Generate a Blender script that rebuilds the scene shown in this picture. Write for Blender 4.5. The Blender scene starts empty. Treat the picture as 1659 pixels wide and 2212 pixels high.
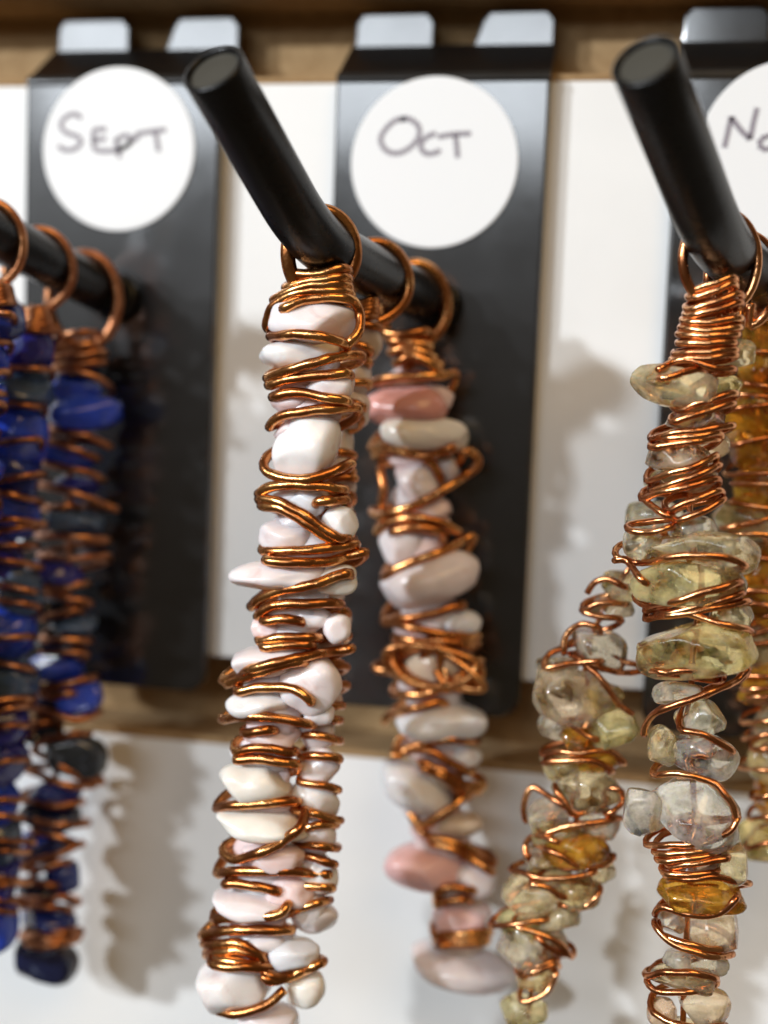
import bpy, bmesh, math, random
import numpy as np
from mathutils import Vector, Matrix, noise

MM = 0.001
scene = bpy.context.scene
col = scene.collection

# ------------------------------------------------------------------ camera
# plate plane is Y = 0, wall behind at +Y, camera at -Y; all lengths below in mm
CAM = np.array([28.7, -185.4, -0.7])
PITCH, YAW, ROLL = [math.radians(a) for a in (-5.11, 10.65, 2.21)]
FPX = 2670.0                                  # focal length for a 1659 x 2212 picture
def _rx(a): c, s = math.cos(a), math.sin(a); return np.array([[1,0,0],[0,c,-s],[0,s,c]])
def _rz(a): c, s = math.cos(a), math.sin(a); return np.array([[c,-s,0],[s,c,0],[0,0,1]])
CM = _rz(YAW) @ _rx(math.pi/2 + PITCH) @ _rz(ROLL)
cam_d = bpy.data.cameras.new("camera")
cam = bpy.data.objects.new("camera", cam_d); col.objects.link(cam)
m4 = np.eye(4); m4[:3,:3] = CM; m4[:3,3] = CAM*MM
cam.matrix_world = Matrix(m4.tolist())
cam_d.sensor_fit = 'VERTICAL'; cam_d.sensor_height = 24.0
cam_d.lens = 24.0*FPX/2212.0
cam_d.clip_start = 0.005; cam_d.clip_end = 50
cam_d.dof.use_dof = True; cam_d.dof.focus_distance = 0.150; cam_d.dof.aperture_fstop = 5.8
scene.camera = cam

# ------------------------------------------------------------------ light
world = bpy.data.worlds.new("World"); scene.world = world; world.use_nodes = True
bg = world.node_tree.nodes["Background"]
bg.inputs[0].default_value = (0.30, 0.215, 0.125, 1); bg.inputs[1].default_value = 0.25

def area(name, pos, target, sx, sy, power, colour):
    d = bpy.data.lights.new(name, 'AREA'); d.shape = 'RECTANGLE'; d.size = sx; d.size_y = sy
    d.energy = power; d.color = colour
    o = bpy.data.objects.new(name, d); col.objects.link(o)
    o.location = pos
    o.rotation_euler = (Vector(target)-Vector(pos)).to_track_quat('-Z','Y').to_euler()
    return o
for dx, pw in ((-.66, 16.0), (-1.08, 25.0)):          # a pair of ceiling spots: the shadows are doubled
    kd = Vector((dx,-1.0,.50)).normalized()*2.0
    area("ceiling_spot", kd, (0,0,0), 0.08, 0.08, pw, (0.89, 0.945, 1.0))
pe, pa = math.radians(16.2), math.radians(-12.5)
pp = Vector((math.sin(pa)*math.cos(pe), -math.cos(pa)*math.cos(pe), math.sin(pe)))*2.0
area("ceiling_panel", pp, (0,0,0), 1.08, 0.26, 7.8, (0.86, 0.93, 1.0))
area("warm_fill", (0.70,-1.35,1.40), (0,0,0), 1.0, 1.0, 12, (1.0, 0.64, 0.27))  # added fill in place of warm bounced light, no real lamp

vs = scene.view_settings
vs.view_transform = 'Standard'; vs.look = 'None'; vs.gamma = 1; vs.use_curve_mapping = False; vs.exposure = 0.12
scene.cycles.max_bounces = 10; scene.cycles.transmission_bounces = 8

# ------------------------------------------------------------------ helpers
def un(x, y, Y):
    """pixel of the 1659 x 2212 picture -> point (mm) at depth Y"""
    d = CM @ np.array([(x-829.5)/FPX, -(y-1106)/FPX, -1.0])
    return CAM + d*((Y-CAM[1])/d[1])
S2F = 1659/2560.0
def zmap(x0, y0, s):
    """coordinates of an enlarged view of the photograph -> 1659-wide picture"""
    return lambda p: ((x0+p[0]*s)*S2F, (y0+p[1]*s)*S2F)

def mesh_obj(name, verts, faces, mat, parent=None, smooth=True, mats=None, fmat=None):
    me = bpy.data.meshes.new(name)
    me.from_pydata([tuple(float(c)*MM for c in v) for v in verts], [], faces)
    if mats:
        for m in mats: me.materials.append(m)
        for p, k in zip(me.polygons, fmat): p.material_index = k
    else: me.materials.append(mat)
    if smooth:
        for p in me.polygons: p.use_smooth = True
    me.update()
    o = bpy.data.objects.new(name, me); col.objects.link(o)
    if parent:
        o.parent = parent
        o.matrix_parent_inverse = Matrix.Translation(-parent.location)
    return o
def empty(name, loc_mm):
    o = bpy.data.objects.new(name, None); col.objects.link(o)
    o.location = [c*MM for c in loc_mm]; o.empty_display_size = 0.01
    return o
def tag(o, label=None, cat=None, group=None, kind=None):
    if label: o['label'] = label
    if cat: o['category'] = cat
    if group: o['group'] = group
    if kind: o['kind'] = kind
    return o

def catmull(pts, step):
    pts = [np.array(p, float) for p in pts]
    if len(pts) == 2:
        n = max(2, int(np.linalg.norm(pts[1]-pts[0])/step))
        return [pts[0]+(pts[1]-pts[0])*i/n for i in range(n+1)]
    P = [2*pts[0]-pts[1]]+pts+[2*pts[-1]-pts[-2]]
    out = []
    for i in range(1, len(P)-2):
        n = max(2, int(np.linalg.norm(P[i+1]-P[i])/step))
        for k in range(n):
            t = k/n
            out.append(0.5*((2*P[i])+(-P[i-1]+P[i+1])*t+(2*P[i-1]-5*P[i]+4*P[i+1]-P[i+2])*t*t+(-P[i-1]+3*P[i]-3*P[i+1]+P[i+2])*t**3))
    out.append(pts[-1]); return out

def sweep(points, radius, sides=10, caps=True):
    """round bar along points; returns verts, faces (radius may be a list)"""
    P = []
    for p in points:
        p = np.array(p, float)
        if not P or np.linalg.norm(p-P[-1]) > 1e-3: P.append(p)
    n = len(P); V = []; F = []
    T = [P[min(i+1,n-1)]-P[max(i-1,0)] for i in range(n)]
    T = [t/max(np.linalg.norm(t),1e-9) for t in T]
    a = np.array([0,0,1.0]) if abs(T[0][2]) < .9 else np.array([1.0,0,0])
    N = a-T[0]*a.dot(T[0]); N /= np.linalg.norm(N)
    for i in range(n):
        N = N-T[i]*N.dot(T[i]); l = np.linalg.norm(N)
        if l < 1e-6:
            a = np.array([1.0,0.1,0.3]); N = a-T[i]*a.dot(T[i]); l = np.linalg.norm(N)
        N /= l; B = np.cross(T[i], N)
        r = radius[i] if isinstance(radius, (list, np.ndarray)) else radius
        for k in range(sides):
            an = 2*math.pi*k/sides
            V.append(P[i]+r*(N*math.cos(an)+B*math.sin(an)))
    for i in range(n-1):
        for k in range(sides):
            k2 = (k+1) % sides
            F.append((i*sides+k, i*sides+k2, (i+1)*sides+k2, (i+1)*sides+k))
    if caps:
        F.append(tuple(range(sides-1,-1,-1))); F.append(tuple((n-1)*sides+k for k in range(sides)))
    return V, F
def join(*vf):
    V = []; F = []
    for v, f in vf:
        o = len(V); V += list(v); F += [tuple(i+o for i in q) for q in f]
    return V, F
def box(x0,x1,y0,y1,z0,z1):
    V = [(x,y,z) for x in (x0,x1) for y in (y0,y1) for z in (z0,z1)]
    F = [(0,1,3,2),(4,6,7,5),(0,4,5,1),(2,3,7,6),(0,2,6,4),(1,5,7,3)]
    return V, F

# ------------------------------------------------------------------ materials
def mat(name):
    m = bpy.data.materials.new(name); m.use_nodes = True
    nt = m.node_tree; b = nt.nodes["Principled BSDF"]
    return m, nt, b
def node(nt, t, **kw):
    n = nt.nodes.new(t)
    for k, v in kw.items():
        if k in n.inputs: n.inputs[k].default_value = v
        else: setattr(n, k, v)
    return n
def noise_tex(nt, scale, detail=3, rough=.55):
    tc = node(nt, 'ShaderNodeTexCoord'); n = node(nt, 'ShaderNodeTexNoise')
    n.inputs['Scale'].default_value = scale; n.inputs['Detail'].default_value = detail; n.inputs['Roughness'].default_value = rough
    nt.links.new(tc.outputs['Object'], n.inputs['Vector']); return n
def ramp(nt, src, stops):
    r = node(nt, 'ShaderNodeValToRGB'); e = r.color_ramp.elements
    e[0].position, e[0].color = stops[0][0], (*stops[0][1], 1)
    e[1].position, e[1].color = stops[-1][0], (*stops[-1][1], 1)
    for p, c in stops[1:-1]:
        x = e.new(p); x.color = (*c, 1)
    nt.links.new(src, r.inputs[0]); return r.outputs[0]
def bump(nt, b, src, strength, dist):
    u = node(nt, 'ShaderNodeBump'); u.inputs['Strength'].default_value = strength; u.inputs['Distance'].default_value = dist
    nt.links.new(src, u.inputs['Height']); nt.links.new(u.outputs[0], b.inputs['Normal'])

def m_white():
    m, nt, b = mat("white_laminate")
    n = noise_tex(nt, 35, 4)
    nt.links.new(ramp(nt, n.outputs[0], [(.3,(.76,.765,.755)),(.7,(.82,.825,.815))]), b.inputs['Base Color'])
    b.inputs['Roughness'].default_value = .45
    f = noise_tex(nt, 1500, 2); bump(nt, b, f.outputs[0], .05, .0002); return m
def m_mdf():
    m, nt, b = mat("raw_fibreboard")
    n = noise_tex(nt, 420, 5, .7)
    nt.links.new(ramp(nt, n.outputs[0], [(.25,(.26,.155,.065)),(.75,(.40,.265,.13))]), b.inputs['Base Color'])
    b.inputs['Roughness'].default_value = .9
    bump(nt, b, n.outputs[0], .3, .0004); return m
def m_black(name, rough, ior, base=.009):
    m, nt, b = mat(name)
    b.inputs['Base Color'].default_value = (base, base*.97, base*1.03, 1)
    b.inputs['IOR'].default_value = ior
    n = noise_tex(nt, 260, 3)
    r = node(nt, 'ShaderNodeMapRange'); r.inputs[3].default_value = rough*.85; r.inputs[4].default_value = rough*1.2
    nt.links.new(n.outputs[0], r.inputs[0]); nt.links.new(r.outputs[0], b.inputs['Roughness'])
    f = noise_tex(nt, 900, 2); bump(nt, b, f.outputs[0], .04, .0002); return m
def m_paper():
    m, nt, b = mat("white_sticker_paper")
    b.inputs['Base Color'].default_value = (.80,.815,.825,1); b.inputs['Roughness'].default_value = .5
    n = noise_tex(nt, 900, 3); bump(nt, b, n.outputs[0], .05, .0002); return m
def m_ink():
    m, nt, b = mat("grey_ink"); b.inputs['Base Color'].default_value = (.26,.235,.27,1); b.inputs['Roughness'].default_value = .6; return m
def m_cap():
    m, nt, b = mat("dark_plastic_plug"); b.inputs['Base Color'].default_value = (.055,.052,.042,1); b.inputs['Roughness'].default_value = .5; return m
def m_copper(name, dark, light, rough):
    m, nt, b = mat(name)
    b.inputs['Metallic'].default_value = 1
    n = noise_tex(nt, 230, 4, .6)
    nt.links.new(ramp(nt, n.outputs[0], [(.30,tuple(c*.72 for c in dark)),(.45,dark),(.62,light)]), b.inputs['Base Color'])
    r = node(nt, 'ShaderNodeMapRange'); r.inputs[3].default_value = rough*1.5; r.inputs[4].default_value = rough*.75
    nt.links.new(n.outputs[0], r.inputs[0]); nt.links.new(r.outputs[0], b.inputs['Roughness'])
    f = noise_tex(nt, 620, 2); bump(nt, b, f.outputs[0], .35, .00035); return m
def objcol(nt, b, var, scale, vein, vscale, vamt):
    oi = node(nt, 'ShaderNodeObjectInfo'); n = noise_tex(nt, scale, 4)
    mr = node(nt, 'ShaderNodeMapRange'); mr.inputs[3].default_value = 1-var; mr.inputs[4].default_value = 1+var
    nt.links.new(n.outputs[0], mr.inputs[0])
    mx = node(nt, 'ShaderNodeMix', data_type='RGBA', blend_type='MULTIPLY'); mx.inputs[0].default_value = 1
    nt.links.new(oi.outputs['Color'], mx.inputs[6]); nt.links.new(mr.outputs[0], mx.inputs[7])
    vn = noise_tex(nt, vscale, 6, .65); vn.inputs['Distortion'].default_value = 1.6
    vr = node(nt, 'ShaderNodeMapRange'); vr.inputs[1].default_value = .56; vr.inputs[2].default_value = .72; vr.inputs[4].default_value = vamt
    nt.links.new(vn.outputs[0], vr.inputs[0])
    vx = node(nt, 'ShaderNodeMix', data_type='RGBA'); vx.inputs[7].default_value = (*vein, 1)
    nt.links.new(vr.outputs[0], vx.inputs[0]); nt.links.new(mx.outputs[2], vx.inputs[6])
    nt.links.new(vx.outputs[2], b.inputs['Base Color']); return n
def m_opal():
    m, nt, b = mat("polished_opal"); objcol(nt, b, .22, 210, (.62,.40,.36), 110, .55)
    b.inputs['Subsurface Weight'].default_value = .55
    b.inputs['Subsurface Radius'].default_value = (1.0,.72,.6); b.inputs['Subsurface Scale'].default_value = .0018
    b.inputs['Roughness'].default_value = .24; b.inputs['IOR'].default_value = 1.5
    n = noise_tex(nt, 500, 3); bump(nt, b, n.outputs[0], .1, .0003); return m
def m_citrine():
    m, nt, b = mat("translucent_quartz"); objcol(nt, b, .25, 240, (.95,.90,.74), 190, .7)
    n = noise_tex(nt, 260, 4, .65)
    r = node(nt, 'ShaderNodeMapRange'); r.inputs[1].default_value=.35; r.inputs[2].default_value=.65; r.inputs[3].default_value = 1.0; r.inputs[4].default_value = .62
    nt.links.new(n.outputs[0], r.inputs[0]); nt.links.new(r.outputs[0], b.inputs['Transmission Weight'])
    b.inputs['Subsurface Weight'].default_value = .5
    b.inputs['Subsurface Radius'].default_value = (1,.8,.4); b.inputs['Subsurface Scale'].default_value = .003
    b.inputs['Roughness'].default_value = .05; b.inputs['IOR'].default_value = 1.54
    f = node(nt,'ShaderNodeTexVoronoi'); f.inputs['Scale'].default_value = 210
    tc = node(nt,'ShaderNodeTexCoord'); nt.links.new(tc.outputs['Object'], f.inputs['Vector']); bump(nt, b, f.outputs[0], .22, .0007); return m
def m_lapis():
    m, nt, b = mat("polished_lapis"); n = objcol(nt, b, .6, 330, (.22,.28,.42), 200, .6)
    b.inputs['Roughness'].default_value = .14; b.inputs['IOR'].default_value = 1.6
    f = noise_tex(nt, 420, 3); bump(nt, b, f.outputs[0], .25, .0005); return m
WHITE, MDF, PAPER, INK, CAP = m_white(), m_mdf(), m_paper(), m_ink(), m_cap()
PLATE = m_black("gloss_black_enamel", .36, 1.5, .004)
pb = PLATE.node_tree.nodes["Principled BSDF"]
pb.inputs['Specular IOR Level'].default_value = .32
sm = noise_tex(PLATE.node_tree, 75, 5, .7); sr = node(PLATE.node_tree, 'ShaderNodeMapRange')
sr.inputs[1].default_value = .35; sr.inputs[2].default_value = .7; sr.inputs[3].default_value = .09; sr.inputs[4].default_value = .15
PLATE.node_tree.links.new(sm.outputs[0], sr.inputs[0]); PLATE.node_tree.links.new(sr.outputs[0], pb.inputs['Coat Roughness'])
pb.inputs['Coat Weight'].default_value = 1; pb.inputs['Coat Roughness'].default_value = .11; pb.inputs['Coat IOR'].default_value = 1.75
TUBE = m_black("satin_black_enamel", .27, 1.45, .006)
TUBE.node_tree.nodes["Principled BSDF"].inputs["Specular IOR Level"].default_value = .4
COP_O = m_copper("bright_copper", (.48,.18,.06), (.86,.43,.16), .24)
COP_N = m_copper("rose_copper", (.54,.20,.08), (.88,.44,.20), .22)
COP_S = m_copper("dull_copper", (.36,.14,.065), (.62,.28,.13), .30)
OPAL, CITR, LAPIS = m_opal(), m_citrine(), m_lapis()

# ------------------------------------------------------------------ slatwall
WY = 3.0; SLOT = 15.0
XL, XR = -190, 210
wall = tag(empty("wall", (0, WY, -200)), "white laminate slatwall with raw brown grooves behind the hooks", "wall", kind="structure")
def board(z0, z1):
    V = []; F = []; fm = []
    e = 0.5
    # profile from bottom to top on the front, with a small eased edge and a thin raw core line under the laminate
    prof = [(SLOT+4, z0), (WY+1.2, z0), (WY+.9, z0+.25), (WY+.25, z0+.25), (WY, z0+.5), (WY, z1-1.15), (WY+.22, z1-1.0), (WY+.22, z1-.85),
            (WY+.05, z1-.75), (WY+.1, z1-.2), (WY+.45, z1), (SLOT+4, z1)]
    mi = [1,1,1,0,0,1,1,1,1,1,1]
    for x in (XL, XR): V += [(x, y, z) for y, z in prof]
    n = len(prof)
    for i in range(n-1):
        F.append((i, n+i, n+i+1, i+1)); fm.append(mi[i])
    F.append((n-1, 2*n-1, n, 0)); fm.append(1)
    F.append(tuple(range(n))); fm.append(1); F.append(tuple(range(2*n-1, n-1, -1))); fm.append(1)
    return mesh_obj("wall_board", V, F, None, wall, False, [WHITE, MDF], fm)
PITCHZ = 104.4
for k in (-1, 0, 1):
    z1 = 48.4-PITCHZ*k if k >= 0 else 48.4+PITCHZ
    board(z1-PITCHZ+13.0, z1)
for z in (48.4, 48.4-PITCHZ):
    v, f = box(XL, XR, SLOT, SLOT+3.9, z+.02, z+12.98)
    mesh_obj("groove_back", v, f, MDF, wall, False)

# ------------------------------------------------------------------ display hooks
PW, PB = 32.0, -48.2
PT = 48.2
def rounded(x0,x1,z0,z1,r,seg=6, top=True):
    pts = []
    for cx, cz, a0 in ((x1-r,z0+r,-90),(x1-r,z1-r,0),(x0+r,z1-r,90),(x0+r,z0+r,180)):
        if not top and a0 in (0, 90):
            pts.append((x1 if a0 == 0 else x0, z1)); continue
        for i in range(seg+1):
            a = math.radians(a0+90*i/seg); pts.append((cx+r*math.cos(a), cz+r*math.sin(a)))
    return pts
def slab(pts, y0, y1, ease):
    """flat plate with outline pts (x, z), front at y0, eased edges"""
    c = np.mean(pts, axis=0); n = len(pts); V = []; F = []
    def inset(d): return [tuple(np.array(p)-np.sign(np.array(p)-c)*d) for p in pts]
    rings = [(inset(ease), y0), (inset(ease*.3), y0+ease*.3), (pts, y0+ease), (pts, y1)]
    for P, y in rings: V += [(p[0], y, p[1]) for p in P]
    for r in range(3):
        for i in range(n):
            j = (i+1) % n; F.append((r*n+i, r*n+j, (r+1)*n+j, (r+1)*n+i))
    F.append(tuple(range(n))[::-1]); F.append(tuple(3*n+i for i in range(n)))
    return V, F
def ribbon(strokes, y, w):
    V = []; F = []
    for s in strokes:
        P = catmull(s, .25); n = len(P)
        for i in range(n):
            t = P[min(i+1,n-1)]-P[max(i-1,0)]; t = t/max(np.linalg.norm(t),1e-9)
            q = np.array([-t[1], t[0]])*w*.5*(.8+.35*math.sin(i*.45+len(V)))
            for sg in (1,-1): V.append((P[i][0]+q[0]*sg, y, P[i][1]+q[1]*sg))
        o = len(V)-2*n
        for i in range(n-1): F.append((o+2*i, o+2*i+2, o+2*i+3, o+2*i+1))
    return V, F

TUBE_R = 3.5
def hook(cx, sticker, strokes, attach, bend, tip, label, dz=0):
    root = tag(empty("display_hook", (cx, 0, PB)), label, "display hook", "black hooks along the slatwall groove")
    x0, x1 = cx-PW/2, cx+PW/2
    v, f = slab(rounded(x0, x1, PB, PT-1.2, 3.4, top=False), 0, 1.5, .45)
    # top bend and flange running back into the groove
    sec = []
    for i in range(7):
        a = math.radians(90*i/6); sec.append((1.5-1.5*math.cos(a), PT-1.2+1.5*math.sin(a)))
    sec.append((10.0, PT+6.6))
    inner = [(1.5, sec[0][1])]+[(1.5+.01*i, PT-1.2+.15*i) for i in range(1,7)]+[(10.0, PT+5.6)]
    V2 = []; F2 = []; n = len(sec)
    for x in (x0, x1): V2 += [(x, y, z) for y, z in sec]+[(x, y, z) for y, z in inner]
    m = 2*n
    for i in range(n-1):
        F2.append((i, i+1, m+i+1, m+i)); F2.append((n+i, m+n+i, m+n+i+1, n+i+1))
        F2.append((i, n+i, n+i+1, i+1)); F2.append((m+i, m+i+1, m+n+i+1, m+n+i))
    F2.append((n-1, 2*n-1, m+2*n-1, m+n-1))
    v, f = join((v, f), (V2, F2))
    pl = mesh_obj("back_plate", v, f, PLATE, root, False)
    for xa, xb, c in ((x0+.4, x0+13.0, 0.3), (x0+19.0, x1-.4, 1.6)):
        P = [(xa, PT+5.5), (xb, PT+5.5), (xb, PT+10.2), (xb-1.0, PT+11.4), (xa+c+.8, PT+11.4), (xa+c, PT+10.2)]
        v, f = slab(P, 9.7, 11.0, .35); mesh_obj("hook_tab", v, f, PLATE, root, False)
    # arm: from the plate towards the viewer, turned up at the end
    A, B, T = np.array(attach), np.array(bend), np.array(tip)
    d1 = (A-B)/np.linalg.norm(A-B); d2 = (T-B)/np.linalg.norm(T-B)
    path = [A, A*.75+(B+d1*7)*.25, A*.5+(B+d1*7)*.5]
    q0, q1 = B+d1*6.5, B+d2*6.5
    for i in range(13):
        t = i/12; path.append((1-t)**2*q0+2*t*(1-t)*B+t*t*q1)
    path += [q1+(T-q1)*t for t in (.35,.7,1.0)]
    V, F = sweep(path, TUBE_R, 32, caps=False)
    # rolled lip, bore and recessed plug face
    n0 = len(V)-32; ax = (path[-1]-path[-2]); ax /= np.linalg.norm(ax)
    base = [np.array(q) for q in V[n0:]]
    for r, h in ((.985,.16),(.93,.26),(.87,.24),(.82,.10),(.80,-.2),(.79,-1.1)):
        o = len(V); V += [T+(q-T)*r+ax*h for q in base]
        for k in range(32):
            k2 = (k+1) % 32; F.append((o-32+k, o-32+k2, o+k2, o+k))
    mesh_obj("arm", V, F, TUBE, root)
    plug = [T+(q-T)*.80-ax*.3 for q in base]
    mesh_obj("end_plug", plug+[T-ax*.2], [(k, (k+1)%32, 32) for k in range(32)], CAP, root)
    v, f = sweep([A+d1*.2, A-d1*.9, A-d1*1.3], [3.9,3.9,3.5], 28); mesh_obj("weld_collar", v, f, TUBE, root)
    # paper sticker with the month written on it
    sx, sz = sticker; n = 72
    V = []
    for r, y in ((12.45,-.22),(12.5,-.18),(12.5,-.01)):
        V += [(sx+r*math.cos(2*math.pi*k/n), y, sz+r*math.sin(2*math.pi*k/n)) for k in range(n)]
    F = [tuple(range(n))]
    for r in range(2): F += [(r*n+k, (r+1)*n+k, (r+1)*n+(k+1)%n, r*n+(k+1)%n) for k in range(n)]
    st = mesh_obj("sticker", V, F, PAPER, root, False)
    S = [[tuple(un(px, py, -.24)[[0,2]]) for px, py in s] for s in strokes]
    v, f = ribbon(S, -.27, .95); w = mesh_obj("handwriting", v, f, INK, root, False)
    w.parent = st; w.matrix_parent_inverse = Matrix.Identity(4)
    return path

H = lambda L: [(x*.5, y*.5) for x, y in L]
G = lambda L: [(829.5+x*.5, y*.5) for x, y in L]
sept = [H([(352,512),(325,492),(285,505),(262,540),(285,572),(335,590),(350,615),(325,642),(280,648),(250,628)]),
        H([(460,558),(408,562),(404,600),(408,640),(440,652),(520,645),(570,610),(600,588)]), H([(404,606),(458,598)]),
        H([(500,600),(510,650),(518,682)]), H([(500,605),(540,585),(566,598),(548,630),(512,645)]),
        H([(585,580),(650,568),(718,560)]), H([(672,572),(680,620),(686,655)])]
octo = [G([(95,512),(50,520),(5,560),(-15,605),(10,650),(60,662),(115,635),(150,590),(148,545),(110,514),(70,516)]),
        G([(225,575),(180,595),(158,630),(178,662),(215,662),(245,648)]), G([(232,592),(300,580),(376,577)]), G([(308,584),(314,630),(318,682)])]
nov = [G([(1470,638),(1488,560),(1500,502)]), G([(1500,506),(1540,560),(1582,602)]), G([(1582,602),(1596,530),(1612,466)]),
       G([(1655,585),(1625,610),(1632,640),(1670,642),(1692,615),(1680,590),(1655,585)]), G([(1715,585),(1745,640)]), G([(1745,640),(1790,570)])]
UPX = np.array([-9.4,-9.0,17.6])
aO, bO, tO = un(945,660,-.2), un(669,516,-38), un(461,150,-58)
aN, bN, tN = un(1690,650,-.2), un(1544,518,-38), un(1395,133,-58)
aS = un(255,645,-.2); bS = un(-160,430,-38); tS = bS+(tO-bO)
ARM_S = hook(-50.1, (-50.5,36.8), sept, aS, bS, tS, "black display hook whose round white sticker reads Sept")
ARM_O = hook(0.0, (-.7,34.9), octo, aO, bO, tO, "black display hook whose round white sticker reads Oct")
ARM_N = hook(50.1, (49.9,36.7), nov, aN, bN, tN, "black display hook whose round white sticker begins with N")
def arm_at(A, B, Y):
    t = (Y-A[1])/(B[1]-A[1]); return A+(B-A)*t

# ------------------------------------------------------------------ pendants
OPC = {'w':(.82,.79,.775),'c':(.80,.76,.69),'p':(.83,.755,.755),'k':(.84,.65,.63),'s':(.90,.58,.57),'S':(.64,.32,.28),'b':(.80,.805,.83),
       'g':(.72,.65,.64),'t':(.62,.50,.38)}
CIC = {'y':(1.0,.79,.38),'o':(1.0,.82,.50),'a':(1.0,.50,.06),'p':(1.0,.88,.66),'t':(1.0,.80,.56),'q':(1.0,.94,.82),'g':(1.0,.89,.68),'c':(1.0,.74,.52)}
LAC = {'b':(.03,.075,.58),'d':(.018,.035,.22),'n':(.012,.016,.05),'s':(.03,.04,.055),'g':(.06,.10,.18),'u':(.03,.03,.26)}
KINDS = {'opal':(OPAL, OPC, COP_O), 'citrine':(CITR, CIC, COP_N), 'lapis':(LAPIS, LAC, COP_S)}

def ico(sub):
    bm = bmesh.new(); bmesh.ops.create_icosphere(bm, subdivisions=sub, radius=1)
    V = np.array([v.co[:] for v in bm.verts]); F = [tuple(v.index for v in f.verts) for f in bm.faces]; bm.free(); return V, F
ICO_V, ICO_F = ico(4)

def chip_mesh(rng, a, b, c, facet):
    """tumbled stone chip, half sizes a (x) b (y) c (z)"""
    V = ICO_V.copy()
    e = 2.25+rng.random()*.5 if facet > 3 else 2.05+rng.random()*.35
    V /= (np.sum(np.abs(V)**e, axis=1)**(1/e))[:, None]
    seed = Vector((rng.random()*90, rng.random()*90, rng.random()*90))
    for i in range(len(V)):
        p = Vector(V[i])
        V[i] *= 1+(.17 if facet > 3 else .24)*noise.noise(p*.9+seed)+(.05 if facet > 3 else .04)*noise.noise(p*2.3+seed)
    for k in range(facet):
        n = np.array([rng.gauss(0,1), rng.gauss(0,1)-.4, rng.gauss(0,1)]); n /= np.linalg.norm(n)
        d = .68+.22*rng.random() if facet > 3 else .72+.2*rng.random(); s = V@n; o = s > d
        V[o] -= np.outer((s[o]-d)*(.93 if facet > 3 else .75), n)
    w = V.max(0)-V.min(0); V = (V-(V.max(0)+V.min(0))/2)*2/w
    return V*np.array([a, b, c])

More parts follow.
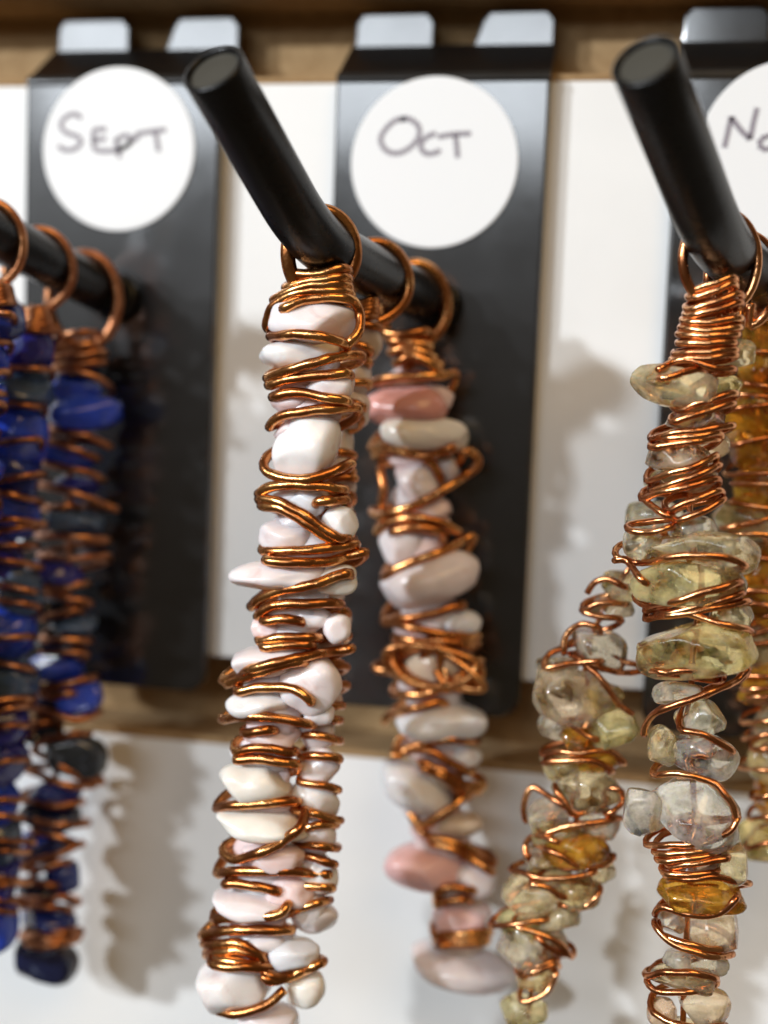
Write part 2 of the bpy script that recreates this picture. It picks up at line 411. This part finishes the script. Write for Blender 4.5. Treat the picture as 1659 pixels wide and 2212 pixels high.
def pendant(kind, Y, chips, wires, axis, halfw, label, arm, ringY, wire_r, seed, loop=(4.7,5.9,12), depth=4.4, knot=None, fill=None, Y2=None):
    rng = random.Random(seed)
    gm, gc, cop = KINDS[kind]
    A = arm_at(*arm, ringY)
    root = tag(empty("wire_wrapped_pendant", un(*axis[-1], Y if Y2 is None else Y2)), label, "pendant", "copper wire wrapped stone pendants on the hooks")
    YF = lambda y: Y if Y2 is None else float(np.interp(y, [axis[0][1]+150, axis[-1][1]-300], [Y, Y2]))
    ax_y = [p[1] for p in axis]; ax_x = [p[0] for p in axis]
    xc = lambda y: float(np.interp(y, ax_y, ax_x))
    ell = []
    if fill:
        yy = axis[0][1]+fill[0]
        while yy < axis[-1][1]-20:
            chips = chips+[((xc(yy)+rng.uniform(-16,16), yy), fill[1]*rng.uniform(.8,1.1), rng.uniform(58,80), rng.uniform(-14,14), rng.choice(fill[2]), 1.1)]
            yy += 50
    for ch in chips:
        (x, y), w, h, tilt, key = ch[:5]; dy = ch[5] if len(ch) > 5 else rng.uniform(-.6,.4)
        P = un(x, y, YF(y)+dy); s = float(np.dot(P-CAM, -CM[:,2]))
        k = s/FPX
        a, c = w*.53*k, h*.56*k
        b = min(max(a*.82, c*.75, 1.6), depth*1.12)
        if kind == 'citrine': b = min(b, 4.4)
        V = chip_mesh(rng, a, b, c, {'opal':2,'citrine':9,'lapis':5}[kind])
        t = math.radians(tilt); R = np.array([[math.cos(t),0,-math.sin(t)],[0,1,0],[math.sin(t),0,math.cos(t)]])
        W = (R@V.T).T+P
        o = mesh_obj("gem_chip", W, ICO_F, gm, root)
        cc = gc[key]; j = 1+rng.uniform(-.07,.07); o.color = (min(cc[0]*j,1), min(cc[1]*j,1), min(cc[2]*j,1), 1)
        ell.append((P, a, b, c, t))
    def front(P, r, u, Yc):
        y = Yc-depth*.78*math.sqrt(max(0, 1-min(abs(u),1)**2))
        for C, a, b, c, t in ell:
            dx, dz = P[0]-C[0], P[2]-C[2]
            p, q = (dx*math.cos(t)+dz*math.sin(t))/(a+r*.6), (-dx*math.sin(t)+dz*math.cos(t))/(c+r*.6)
            s = 1-abs(p)**2.3-abs(q)**2.3
            if s > 0: y = min(y, C[1]-(b+r*.9)*s**.45)
        return y
    path = []
    last = None
    for wv in wires:
        pts = catmull(wv, 9)
        yy = []
        xs = [p[0] for p in pts]; mid = (min(xs)+max(xs))/2; hw = max((max(xs)-min(xs))/2, halfw*.8)
        for i, p in enumerate(pts):
            u = (p[0]-xc(p[1]))/halfw; u2 = (p[0]-mid)/hw
            Yc = YF(p[1]); P = un(p[0], p[1], Yc); yy.append(front(P, wire_r, max(abs(u), abs(u2)*.9), Yc))
        yy = np.array(yy)
        if len(yy) > 4:
            for _ in range(3):
                z = yy.copy(); z[1:-1] = .25*yy[:-2]+.5*yy[1:-1]+.25*yy[2:]; yy = np.minimum(z, yy+.25)
        seg = [un(p[0], p[1], y) for p, y in zip(pts, yy)]
        if last is not None:
            a0, b0 = last, seg[0]
            ys = [depth*.85*math.sin(math.pi*t)+(1-t)*a0[1]+t*b0[1] for t in np.linspace(0,1,12)]
            for i, t in enumerate(np.linspace(0,1,12)):
                if 0 < i < 11:
                    q = a0+(b0-a0)*t; bow = .25*math.sin(2*math.pi*t)*halfw/15
                    path.append(np.array([q[0]+bow, min(ys[i], -.9), q[2]]))
        path += seg; last = seg[-1]
    sm = [path[0]]+[.25*path[i-1]+.5*path[i]+.25*path[i+1] for i in range(1,len(path)-1)]+[path[-1]]
    sm = [p+.16*np.array(noise.noise_vector(Vector(p)*.45+Vector((seed,0,0)))) for p in sm]
    v1 = sweep(sm, [wire_r*(1+.12*noise.noise(Vector(p)*.8)) for p in sm], 10)
    core = catmull([un(x, y, YF(y)) for x, y in axis], 3.0)
    v2 = sweep(core, wire_r*.9, 7)
    mesh_obj("wire_wrap", *join(v1, v2), cop, root)
    # loop over the arm; its top rests on the tube
    rx, rz, yawd = loop
    top = A+np.array([0,0,TUBE_R+wire_r])
    c = top-np.array([0,0,rz]); nk = un(axis[0][0], axis[0][1], Y)
    L = []
    ca, sa = math.cos(math.radians(yawd)), math.sin(math.radians(yawd))
    for i in range(49):
        a = math.radians(-100+ -340*i/48*1.0)
        x = rx*math.cos(a); z = rz*math.sin(a)
        sh = (c[2]+z-c[2])/rz; t = max(0,-sh)
        q = np.array([c[0]+x*ca, c[1]+x*sa, c[2]+z])
        q[0] += (nk[0]-c[0])*t**2*.8; q[1] += (nk[1]-c[1])*t**2*.8+ (i-24)*.012
        L.append(q)
    dn = [L[-1]*.5+(nk+np.array([.6,-.7,.5]))*.5, nk+np.array([.5,-.6,-.8]), nk+np.array([-.3,.2,-2.5])]
    up = [nk+np.array([.2,.3,-2.0]), nk+np.array([-.6,-.2,-.5])]
    mesh_obj("hanging_loop", *sweep(catmull(up+L+dn, .9), wire_r*1.4, 12), cop, root)
    if knot:
        (kx, ky), kw, kh = knot; pts = []
        kp = []
        for i in range(120):
            a = i*.47; r = .55+.45*math.sin(i*.131+.5)
            px = kx+kw*.5*r*math.cos(a)*(1+.1*math.sin(i*.7)); py = ky+kh*.5*math.sin(a*1.02+.8*math.sin(i*.05))*(.5+.5*abs(math.sin(i*.21)))
            kp.append(un(px, py, Y-3.0*math.sin(a*.53+1)-1.2))
        kp = [k for k in kp]
        mesh_obj("wire_knot", *sweep(catmull(kp, .7), wire_r*.95, 8), cop, root)
    return root

def CH(z, s, lst):
    """chip list in an enlarged view -> picture pixels"""
    return [((z((c[0],c[1]))), c[2]*s*S2F, c[3]*s*S2F, *c[4:]) for c in lst]
def WR(z, lst): return [[z(p) for p in w] for w in lst]

z5 = zmap(700,850,.6028); z6 = zmap(600,1900,.6843); z7 = zmap(1200,1900,.684); z8 = zmap(1700,700,.6328); z9 = zmap(1700,1900,.6842)
z3 = zmap(0,700,.5877); z4 = zmap(0,1900,.6843)

# --- Oct, front pendant
chA = CH(z5,.6028,[(570,372,480,225,-3,'p'),(500,560,460,175,6,'w'),(660,735,270,170,15,'p',-.8),(450,805,230,130,5,'k'),(530,1065,330,400,-32,'w',-.6),
    (520,1360,260,150,-10,'b'),(715,1490,200,190,-20,'w',-.6),(420,1560,300,190,5,'p'),(390,1765,530,150,2,'p',-.4),(700,1800,230,150,10,'c')]) + \
  CH(z6,.6843,[(640,230,200,100,0,'p'),(765,285,140,130,20,'p',-.5),(440,285,170,110,0,'k'),(450,440,350,130,10,'p'),(640,560,290,280,-15,'p',-.4),(680,700,140,100,0,'p'),
    (385,655,300,125,2,'w',-.5),(440,800,270,120,-4,'k'),(365,1035,345,185,-6,'c',-.4),(410,1225,430,130,-5,'c'),(450,1390,320,120,0,'k'),(540,1555,240,140,-10,'k'),
    (350,1620,370,125,-4,'p',-.4),(555,1870,250,140,12,'b'),(420,1790,260,120,0,'p',.6),(250,2025,350,225,12,'w',-.6),(610,2040,200,150,20,'c',1),(430,2190,270,130,-4,'p',.5)])
wA = WR(z5,[[(440,100),(560,110),(745,70)],[(415,185),(540,150),(760,120)],[(345,255),(470,190),(620,165),(770,165)],
    [(315,420),(325,320),(420,235),(560,200),(770,205)],[(400,300),(520,250),(660,235),(790,255),(835,350),(820,440),(745,500)],
    [(325,452),(420,440),(530,438),(640,455),(750,490)],[(305,690),(420,640),(560,600),(700,565),(845,548)],[(312,725),(430,690),(570,668),(770,648)],
    [(340,790),(430,765),(530,765),(640,790),(760,800)],[(325,960),(350,915),(430,880),(560,862),(700,850),(825,835)],
    [(290,1150),(310,1200),(380,1225),(480,1240),(640,1215),(790,1140)],[(258,1330),(320,1290),(440,1268),(600,1278),(745,1295)],
    [(275,1390),(380,1400),(480,1450),(600,1530),(690,1590)],[(262,1345),(360,1360),(500,1425),(620,1510),(720,1580)],
    [(600,1360),(680,1355),(760,1345)],[(275,1640),(420,1638),(560,1628),(700,1615),(810,1592)],[(300,1692),(460,1700),(640,1695),(760,1665),(870,1635)]]) + \
  WR(z6,[[(335,190),(390,140),(500,100),(620,80),(725,45),(830,10)],[(365,235),(430,185),(520,165),(640,165),(775,160)],[(400,255),(500,238),(560,240)],
    [(388,360),(440,335),(520,328),(655,330)],[(400,382),(500,368),(645,360)],[(198,545),(320,492),(480,450),(640,415),(845,378)],[(210,555),(330,520),(470,470),(600,440)],
    [(268,600),(340,580),(430,570),(560,582),(640,640)],[(195,735),(260,718),(360,715),(480,720),(640,755)],[(300,800),(360,790),(420,780)],[(268,890),(330,872),(400,868),(540,890)],
    [(268,935),(340,920),(440,925),(570,945)],[(165,1175),(220,1150),(330,1140),(450,1135),(565,1125)],[(250,1285),(310,1280),(380,1300),(440,1312)],
    [(208,1385),(250,1408),(330,1395),(430,1360),(530,1300),(605,1225),(608,1160)],[(168,1490),(220,1470),(340,1465),(480,1468),(600,1472),(725,1485)],
    [(205,1540),(270,1530),(340,1535),(470,1565)],[(160,1702),(280,1690),(400,1690),(500,1672),(530,1620)],[(98,1795),(150,1765),(260,1752),(400,1755),(545,1752)],
    [(105,1830),(200,1822),(290,1822),(370,1865),(405,1915)],[(120,1880),(190,1865),(280,1855),(390,1880)],[(175,1905),(260,1910),(370,1925)],[(150,1920),(230,1935),(330,1930),(410,1940)],[(415,1965),(480,1985),(580,1965),(680,1910)],
    [(405,1995),(450,2000),(520,1985),(600,1950)],[(165,2140),(240,2160),(330,2150),(430,2110),(505,2045)]])
axA = [(680,585),(672,700),(660,900),(645,1100),(640,1300),(590,1500),(575,1700),(565,1900),(545,2050),(525,2180)]
pendant('opal', -33.5, chA, wA, axA, 98, "milky opal pendant with bright copper wraps at the upturned end of the Oct hook", (aO,bO), -35.0, .66, 11, loop=(4.25,5.0,28), fill=(90,135,'pkkwp'))

# --- generated strands for the pendants that are mostly hidden
def auto(axis, w, n, keys, rng, dens=1.0):
    y0, y1 = axis[0][1]+40, axis[-1][1]
    xc = lambda y: float(np.interp(y, [p[1] for p in axis], [p[0] for p in axis]))
    chips = []; wires = []
    st = (y1-y0)/n
    for i in range(n):
        y = y0+st*(i+.5); ww = w*rng.uniform(.8,1.25); 
        chips.append(((xc(y)+rng.uniform(-.14,.14)*w, y), ww, st*rng.uniform(.95,1.4), rng.uniform(-16,16), rng.choice(keys)))
    x0 = xc(axis[0][1])
    for k in range(5):
        y = axis[0][1]+k*9; q = w*(.24+.04*k)
        wires.append([(xc(y)-q, y+6), (xc(y), y+3), (xc(y)+q, y-4)])
    y = axis[0][1]+50
    while y < y1-8:
        q = w*rng.uniform(.46,.62); sl = rng.uniform(-18,12); xo = xc(y)+rng.uniform(-6,6)
        wires.append([(xo-q, y-sl), (xo-q*.3, y-sl*.3-4), (xo+q*.4, y+sl*.5-3), (xo+q, y+sl)])
        y += rng.choice([13,18,30,44])/dens
    return chips, wires
rB = random.Random(5)
axB = [(785,650),(752,800),(722,1000),(712,1200),(700,1400),(686,1600),(680,1800),(664,2000)]
cB, wB = auto(axB, 88, 17, 'ppkwcg', rB, .7)
cB += CH(z6,.6843,[(650,1690,220,140,-8,'g')])
pendant('opal', -21.5, cB, wB, axB, 46, "blush opal chip pendant hung between two other opal pendants on the Oct hook", (aO,bO), -20.5, .56, 21, loop=(4.6,5.4,24), depth=3.0, Y2=-31.5)

# --- Oct, back pendant with the wire tangle
chC = CH(z5,.6028,[(1080,835,460,225,4,'S'),(1190,990,450,180,-3,'c',-.8),(1230,800,230,150,0,'k'),(1150,1270,220,200,0,'p',-1),(1300,1180,150,150,0,'g'),(1200,1400,260,150,0,'k'),
    (1080,1605,290,220,-5,'g'),(1220,1800,550,250,20,'p',-1)])+\
  CH(z7,.684,[(495,255,190,105,2,'b'),(300,300,260,120,0,'k'),(380,470,330,200,0,'t'),(400,745,430,165,8,'b',-.8),(510,910,160,100,0,'b'),(330,880,240,90,0,'k'),(270,1060,370,195,-32,'b',-.6),
    (480,1240,230,100,0,'t'),(320,1450,370,200,-6,'s',-.4),(560,1505,200,160,-10,'p'),(495,1705,240,160,5,'s',-.5),(500,1940,510,150,-9,'p',-.6)])
wC = WR(z5,[[(960,430),(1060,440),(1185,415)],[(990,470),(1080,480),(1200,500)],[(1000,540),(1100,510),(1220,560)],[(1030,600),(1120,560),(1260,610)],[(1040,520),(1150,560),(1270,640)],
    [(885,715),(980,685),(1100,668),(1240,668),(1375,648)],[(880,1080),(960,1055),(1080,1068),(1180,1120),(1250,1180),(1285,1255)],
    [(900,1110),(1000,1075),(1120,1110),(1220,1110),(1350,1060)],[(935,1180),(960,1290),(940,1390)],[(925,1440),(1060,1410),(1200,1350),(1350,1260),(1470,1180),(1480,1110),(1400,1075)],
    [(915,1550),(960,1495),(1040,1462),(1140,1450),(1270,1475),(1380,1530)],[(1000,1540),(1090,1510),(1200,1510),(1290,1530)],[(955,1795),(1020,1745),(1120,1695),(1300,1630),(1465,1545)]])+\
  WR(z7,[[(108,245),(220,235),(340,215),(505,165)],[(105,255),(210,270),(330,300),(450,318),(585,322)],[(160,330),(280,345),(420,350),(560,380)],[(60,480),(180,500),(330,560),(440,590)],[(180,420),(300,370),(430,360),(580,350)],[(150,600),(300,610),(430,560),(600,430)],
    [(112,760),(130,715),(200,690),(300,665),(405,635)],[(165,930),(220,880),(300,850),(420,825),(575,838)],[(240,875),(340,880),(430,935),(540,990)],[(290,940),(390,970),(480,1030),(600,1060)],
    [(300,965),(400,1000),(480,1065),(580,1080)],[(245,1170),(262,1225),(310,1245),(400,1190),(520,1098)],[(265,1245),(330,1295),(430,1322),(540,1360),(650,1440)],[(340,1330),(450,1360),(560,1420),(640,1470)],
    [(365,1600),(385,1560),(450,1545),(550,1562)],[(375,1640),(430,1610),(520,1605)],[(362,1790),(430,1775),(520,1770),(625,1768)],[(385,1835),(450,1825),(530,1822),(610,1815)],[(372,1810),(480,1800),(600,1795)]])
axC = [(876,718),(890,850),(910,1000),(905,1150),(925,1300),(935,1440),(940,1560),(925,1700),(945,1850),(985,1950),(995,2060),(1000,2100)]
pendant('opal', -8.0, chC, wC, axC, 92, "opal pendant with a tangled copper knot and salmon pink chip beside the Oct plate", (aO,bO), -8.0, .66, 31, loop=(4.7,5.9,22), depth=4.6,
        knot=(z7((370,460)), 215, 118), fill=(110,120,'pkgkt'))

# --- Nov, front pendant
chE = CH(z8,.6328,[(860,930,430,200,-6,'o',-.4),(980,1110,300,120,10,'t'),(890,1300,330,140,0,'t'),(930,1420,300,120,0,'c'),(960,1670,240,150,0,'g'),(1010,1790,580,200,-4,'o',-.5),(700,1760,200,160,0,'g'),(940,1965,570,230,4,'y',-.4)])+\
  CH(z9,.6842,[(1080,215,200,150,0,'o'),(905,385,550,255,8,'y',-1),(820,600,240,100,5,'p'),(930,720,240,180,0,'g'),(745,860,150,190,10,'o'),(930,900,350,190,-6,'q'),(650,1170,220,220,25,'q',-1),(900,1170,430,300,-12,'q'),
    (1090,1440,140,180,0,'o'),(900,1430,240,130,0,'c'),(930,1585,400,150,4,'a',-.3),(995,1750,230,190,0,'t'),(790,1700,140,120,0,'p'),(900,1900,300,140,-5,'g'),(850,1985,320,90,3,'o'),(950,2130,240,170,0,'t'),(740,2150,140,120,0,'c'),(850,2260,300,120,0,'o')])
wE = WR(z8,[[(965,425),(1060,385),(1175,345)],[(960,470),(1060,430),(1180,375)],[(950,530),(1060,490),(1215,435)],[(940,560),(1080,525),(1215,480)],[(920,590),(1060,590),(1215,565)],[(905,625),(1060,635),(1215,615)],
    [(890,655),(1040,665),(1205,650)],[(890,700),(1040,705),(1185,690)],[(870,760),(1030,750),(1195,730)],[(860,790),(1000,785),(1195,760)],[(780,845),(860,800),(940,795),(1060,830),(1190,840)],[(785,890),(900,860),(1000,838)],
    [(895,1065),(1000,1015),(1190,955)],[(855,1125),(980,1080),(1185,1010)],[(735,1215),(850,1175),(980,1165),(1180,1130)],[(735,1255),(860,1230),(1100,1205)],[(800,1200),(950,1195),(1120,1170)],
    [(715,1435),(850,1385),(980,1345),(1090,1285)],[(745,1485),(880,1430),(1000,1390),(1110,1335)],[(690,1525),(780,1490),(920,1460),(1100,1410)],[(830,1590),(930,1540),(1110,1475)],[(870,1640),(980,1605),(1135,1525)],[(690,1500),(760,1570),(850,1620)],
    [(640,1690),(760,1700),(860,1660)],[(560,1830),(700,1860),(830,1830),(1000,1815),(1130,1830),(1260,1880)],[(540,1850),(600,1830),(660,1900),(700,1960)],[(725,2095),(850,2065),(980,2030),(1225,1955)],[(760,2135),(900,2110),(1100,2060),(1235,2015)]])+\
  WR(z9,[[(650,205),(780,165),(920,115),(1125,55)],[(650,245),(780,220),(900,205),(1175,148)],[(700,205),(860,210),(1000,255),(1195,295)],[(635,488),(740,495),(850,515),(1015,545)],[(700,515),(820,490),(930,490),(1045,500)],
    [(655,820),(660,755),(720,690),(870,632),(1010,580),(1110,530),(1165,470)],[(825,780),(930,795),(1000,830),(1095,885)],[(695,1005),(780,990),(880,1000),(1000,1045),(1070,1120),(1105,1210)],
    [(655,1345),(760,1340),(870,1335),(990,1305),(1075,1270),(1115,1195)],[(695,1385),(820,1380),(940,1365),(1065,1335)],[(770,1450),(900,1430),(1060,1400)],[(745,1480),(880,1485),(1010,1480)],[(720,1420),(850,1410),(1000,1385)],
    [(760,1500),(900,1505),(1010,1500),(1175,1530)],[(705,1690),(730,1640),(840,1670),(960,1685),(1050,1650),(1115,1590)],[(725,1775),(790,1800),(870,1825),(980,1850),(1080,1835)],[(700,1720),(760,1800),(860,1850),(1000,1885),(1090,1870)],
    [(665,2010),(700,2045),(790,2055),(880,2055),(1015,2020)],[(660,1985),(760,1960),(900,1965),(1010,1990)],[(685,2150),(780,2200),(900,2230),(1050,2220)]])
axE = [(1562,618),(1540,760),(1500,950),(1490,1100),(1510,1250),(1500,1400),(1490,1550),(1500,1750),(1495,1900),(1480,2050),(1475,2230)]
pendant('citrine', -34.0, chE, wE, axE, 92, "pale yellow quartz pendant with coiled copper neck at the N hook's upturned end", (aN,bN), -35.0, .43, 41, loop=(4.8,5.6,25))

# --- Nov, pendant swung to the left
chD = [((1560,760),130,60,0,'o'),((1530,850),140,70,10,'y'),((1500,950),140,70,-10,'t'),((1460,1040),130,70,10,'o'),((1420,1120),130,70,0,'g')]+\
  CH(z9,.6842,[(560,80,220,130,-10,'o'),(500,190,200,110,0,'t'),(430,380,300,185,-24,'g',-.5),(310,610,390,270,-20,'t',-.3),(500,770,235,160,20,'y',-.6),(330,820,170,110,0,'a'),(375,1070,320,220,-20,'o',-.4),
    (190,1190,200,150,0,'g'),(320,1365,320,165,5,'a',-.3),(150,1410,150,110,0,'t'),(330,1575,220,140,15,'y',-.5),(110,1600,290,210,0,'o'),(80,1850,260,190,-20,'g',-.4),(130,1990,190,130,0,'y'),(70,2130,220,120,10,'o'),(230,480,200,120,0,'p',.5),(440,640,220,170,0,'y',.6),(230,760,180,130,0,'g',.6),(420,930,220,130,0,'a',.4),(250,960,200,140,0,'y',.5),(430,1230,200,150,0,'p',.4),(230,1280,240,120,0,'y',.5),(420,1460,180,120,0,'o',.4),(190,1490,220,130,0,'y',.5),(230,1680,220,140,0,'o',.4),(60,1730,240,130,0,'y',.5),(190,1800,180,140,0,'p',.5)])
wD = WR(z9,[[(375,115),(400,65),(470,40),(560,80)],[(360,205),(440,160),(560,165)],[(355,205),(430,225),(545,235)],[(262,420),(265,330),(340,262),(440,280)],[(160,485),(230,468),(320,450),(430,448)],[(310,420),(400,460),(520,500),(650,490)],[(330,430),(430,520),(520,640),(600,700)],
    [(235,735),(300,755),(350,795),(430,825)],[(155,905),(230,885),(340,890),(460,880),(520,895),(565,950)],[(155,938),(280,928),(420,935),(500,980)],[(215,1065),(260,1120),(310,1205)],[(540,1060),(555,1130),(480,1190)],
    [(75,1230),(65,1140),(110,1060),(190,1105),(290,1165)],[(150,1295),(260,1255),(380,1235),(550,1205)],[(85,1420),(75,1330),(130,1290),(230,1330)],[(130,1340),(220,1380),(330,1440),(450,1440),(515,1390)],[(-10,1465),(80,1480),(180,1505),(290,1500),(420,1470)],
    [(100,1530),(180,1550),(260,1600)],[(255,1640),(340,1650),(410,1610),(450,1540)],[(-110,1735),(20,1725),(170,1705)],[(30,1740),(140,1770),(240,1820),(305,1895)],[(130,1790),(200,1850),(310,1880)],[(30,1970),(120,1935),(225,1905)],[(45,1985),(140,1950),(230,1920)],[(50,2110),(120,2090),(180,2060),(230,1960)]])
axD = [(1612,640),(1560,760),(1500,950),(1420,1120),(1340,1260),(1270,1400),(1260,1600),(1250,1750),(1210,1880),(1170,2020),(1140,2190)]
pendant('citrine', -21.0, chD, wD, axD, 78, "olive yellow quartz pendant swung sideways from the N hook with dark looping wire", (aN,bN), -24.0, .42, 51, loop=(4.6,5.6,20), depth=3.8)

# --- Nov, back pendant at the picture's edge
rF = random.Random(8)
axF = [(1655,640),(1645,800),(1640,1000),(1655,1200),(1675,1500),(1690,1850)]
cF, wF = auto(axF, 145, 14, 'aayaao', rF, .6)
pendant('citrine', -10.0, cF, wF, axF, 66, "amber quartz chip pendant closest to the plate of the N hook", (aN,bN), -10.0, .36, 61, loop=(4.7,5.6,22), depth=4.0)

# --- Sept, three lapis pendants
chS = CH(z3,.5877,[(430,1020,280,120,0,'b'),(490,1150,400,185,6,'b',-.8),(400,1400,280,130,-10,'b'),(440,1565,240,100,0,'u'),(440,1775,290,150,-4,'g',-.8),(330,2060,300,130,-8,'u'),(430,900,260,120,0,'n')])+\
  CH(z4,.6843,[(200,190,200,100,0,'n'),(360,265,230,95,4,'g',-.4),(300,360,230,90,0,'n'),(262,478,280,105,4,'b',-.6),(395,620,220,150,15,'b',-.5),(220,640,180,120,0,'n'),(180,790,220,110,10,'n'),(375,890,290,190,-15,'s',-.3),(270,1085,240,110,0,'d'),
    (250,1200,260,120,0,'n'),(190,1340,220,150,10,'d'),(310,1490,160,150,0,'d',-.3),(190,1560,200,100,0,'n'),(225,1700,270,130,-8,'d',-.3),(235,1890,280,200,-14,'n',-.4)])
wS = WR(z3,[[(250,720),(360,705),(540,690)],[(255,780),(380,770),(560,760)],[(240,830),(400,830),(580,800)],[(300,890),(440,880),(590,860)],[(240,880),(380,910),(500,930),(630,1000)],[(270,1250),(400,1265),(520,1290),(625,1345)],[(240,1300),(380,1340),(550,1410)],[(235,1430),(370,1465),(500,1490),(590,1530)],
    [(215,1560),(370,1590),(520,1640),(660,1700)],[(230,1690),(330,1690),(420,1670)],[(200,1850),(380,1850),(620,1870)],[(210,1960),(400,1975),(620,1960)],[(230,2130),(350,2150),(480,2110)]])+\
  WR(z4,[[(210,120),(300,130),(430,160)],[(200,235),(300,215),(380,190)],[(200,345),(300,340),(430,345)],[(200,400),(290,400),(420,405)],[(100,545),(200,570),(320,555),(460,520)],[(180,600),(260,615),(350,600)],[(120,670),(240,690),(370,735),(490,690)],[(110,760),(180,750),(230,740)],[(170,850),(280,815),(430,790)],
    [(150,880),(260,930),(370,1000),(500,1040)],[(90,960),(200,1000),(330,1050),(460,1050)],[(70,1110),(160,1120),(270,1150),(400,1130)],[(90,1190),(200,1230),(320,1240),(420,1240)],[(150,1270),(260,1290),(380,1340)],[(90,1440),(200,1410),(320,1370),(400,1330)],[(100,1460),(220,1450),(310,1420)],
    [(140,1520),(220,1530),(270,1540)],[(100,1600),(230,1610),(300,1590),(380,1630)],[(80,1640),(200,1640),(330,1650)],[(95,1800),(180,1795),(280,1800),(395,1770)],[(100,1825),(220,1835),(380,1800)],[(110,1790),(240,1770),(390,1750)]])
axS = [(180,735),(165,850),(150,1000),(150,1150),(145,1300),(135,1450),(130,1600),(110,1750),(105,1900),(100,2000),(100,2090)]
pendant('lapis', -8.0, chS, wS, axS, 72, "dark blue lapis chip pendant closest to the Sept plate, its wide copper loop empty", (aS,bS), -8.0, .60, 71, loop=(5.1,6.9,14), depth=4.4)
rG = random.Random(14)
axG = [(60,668),(45,800),(22,1000),(10,1300),(0,1600),(-20,1900),(-28,2040)]
cG, wG = auto(axG, 138, 15, 'bbugbd', rG, .55)
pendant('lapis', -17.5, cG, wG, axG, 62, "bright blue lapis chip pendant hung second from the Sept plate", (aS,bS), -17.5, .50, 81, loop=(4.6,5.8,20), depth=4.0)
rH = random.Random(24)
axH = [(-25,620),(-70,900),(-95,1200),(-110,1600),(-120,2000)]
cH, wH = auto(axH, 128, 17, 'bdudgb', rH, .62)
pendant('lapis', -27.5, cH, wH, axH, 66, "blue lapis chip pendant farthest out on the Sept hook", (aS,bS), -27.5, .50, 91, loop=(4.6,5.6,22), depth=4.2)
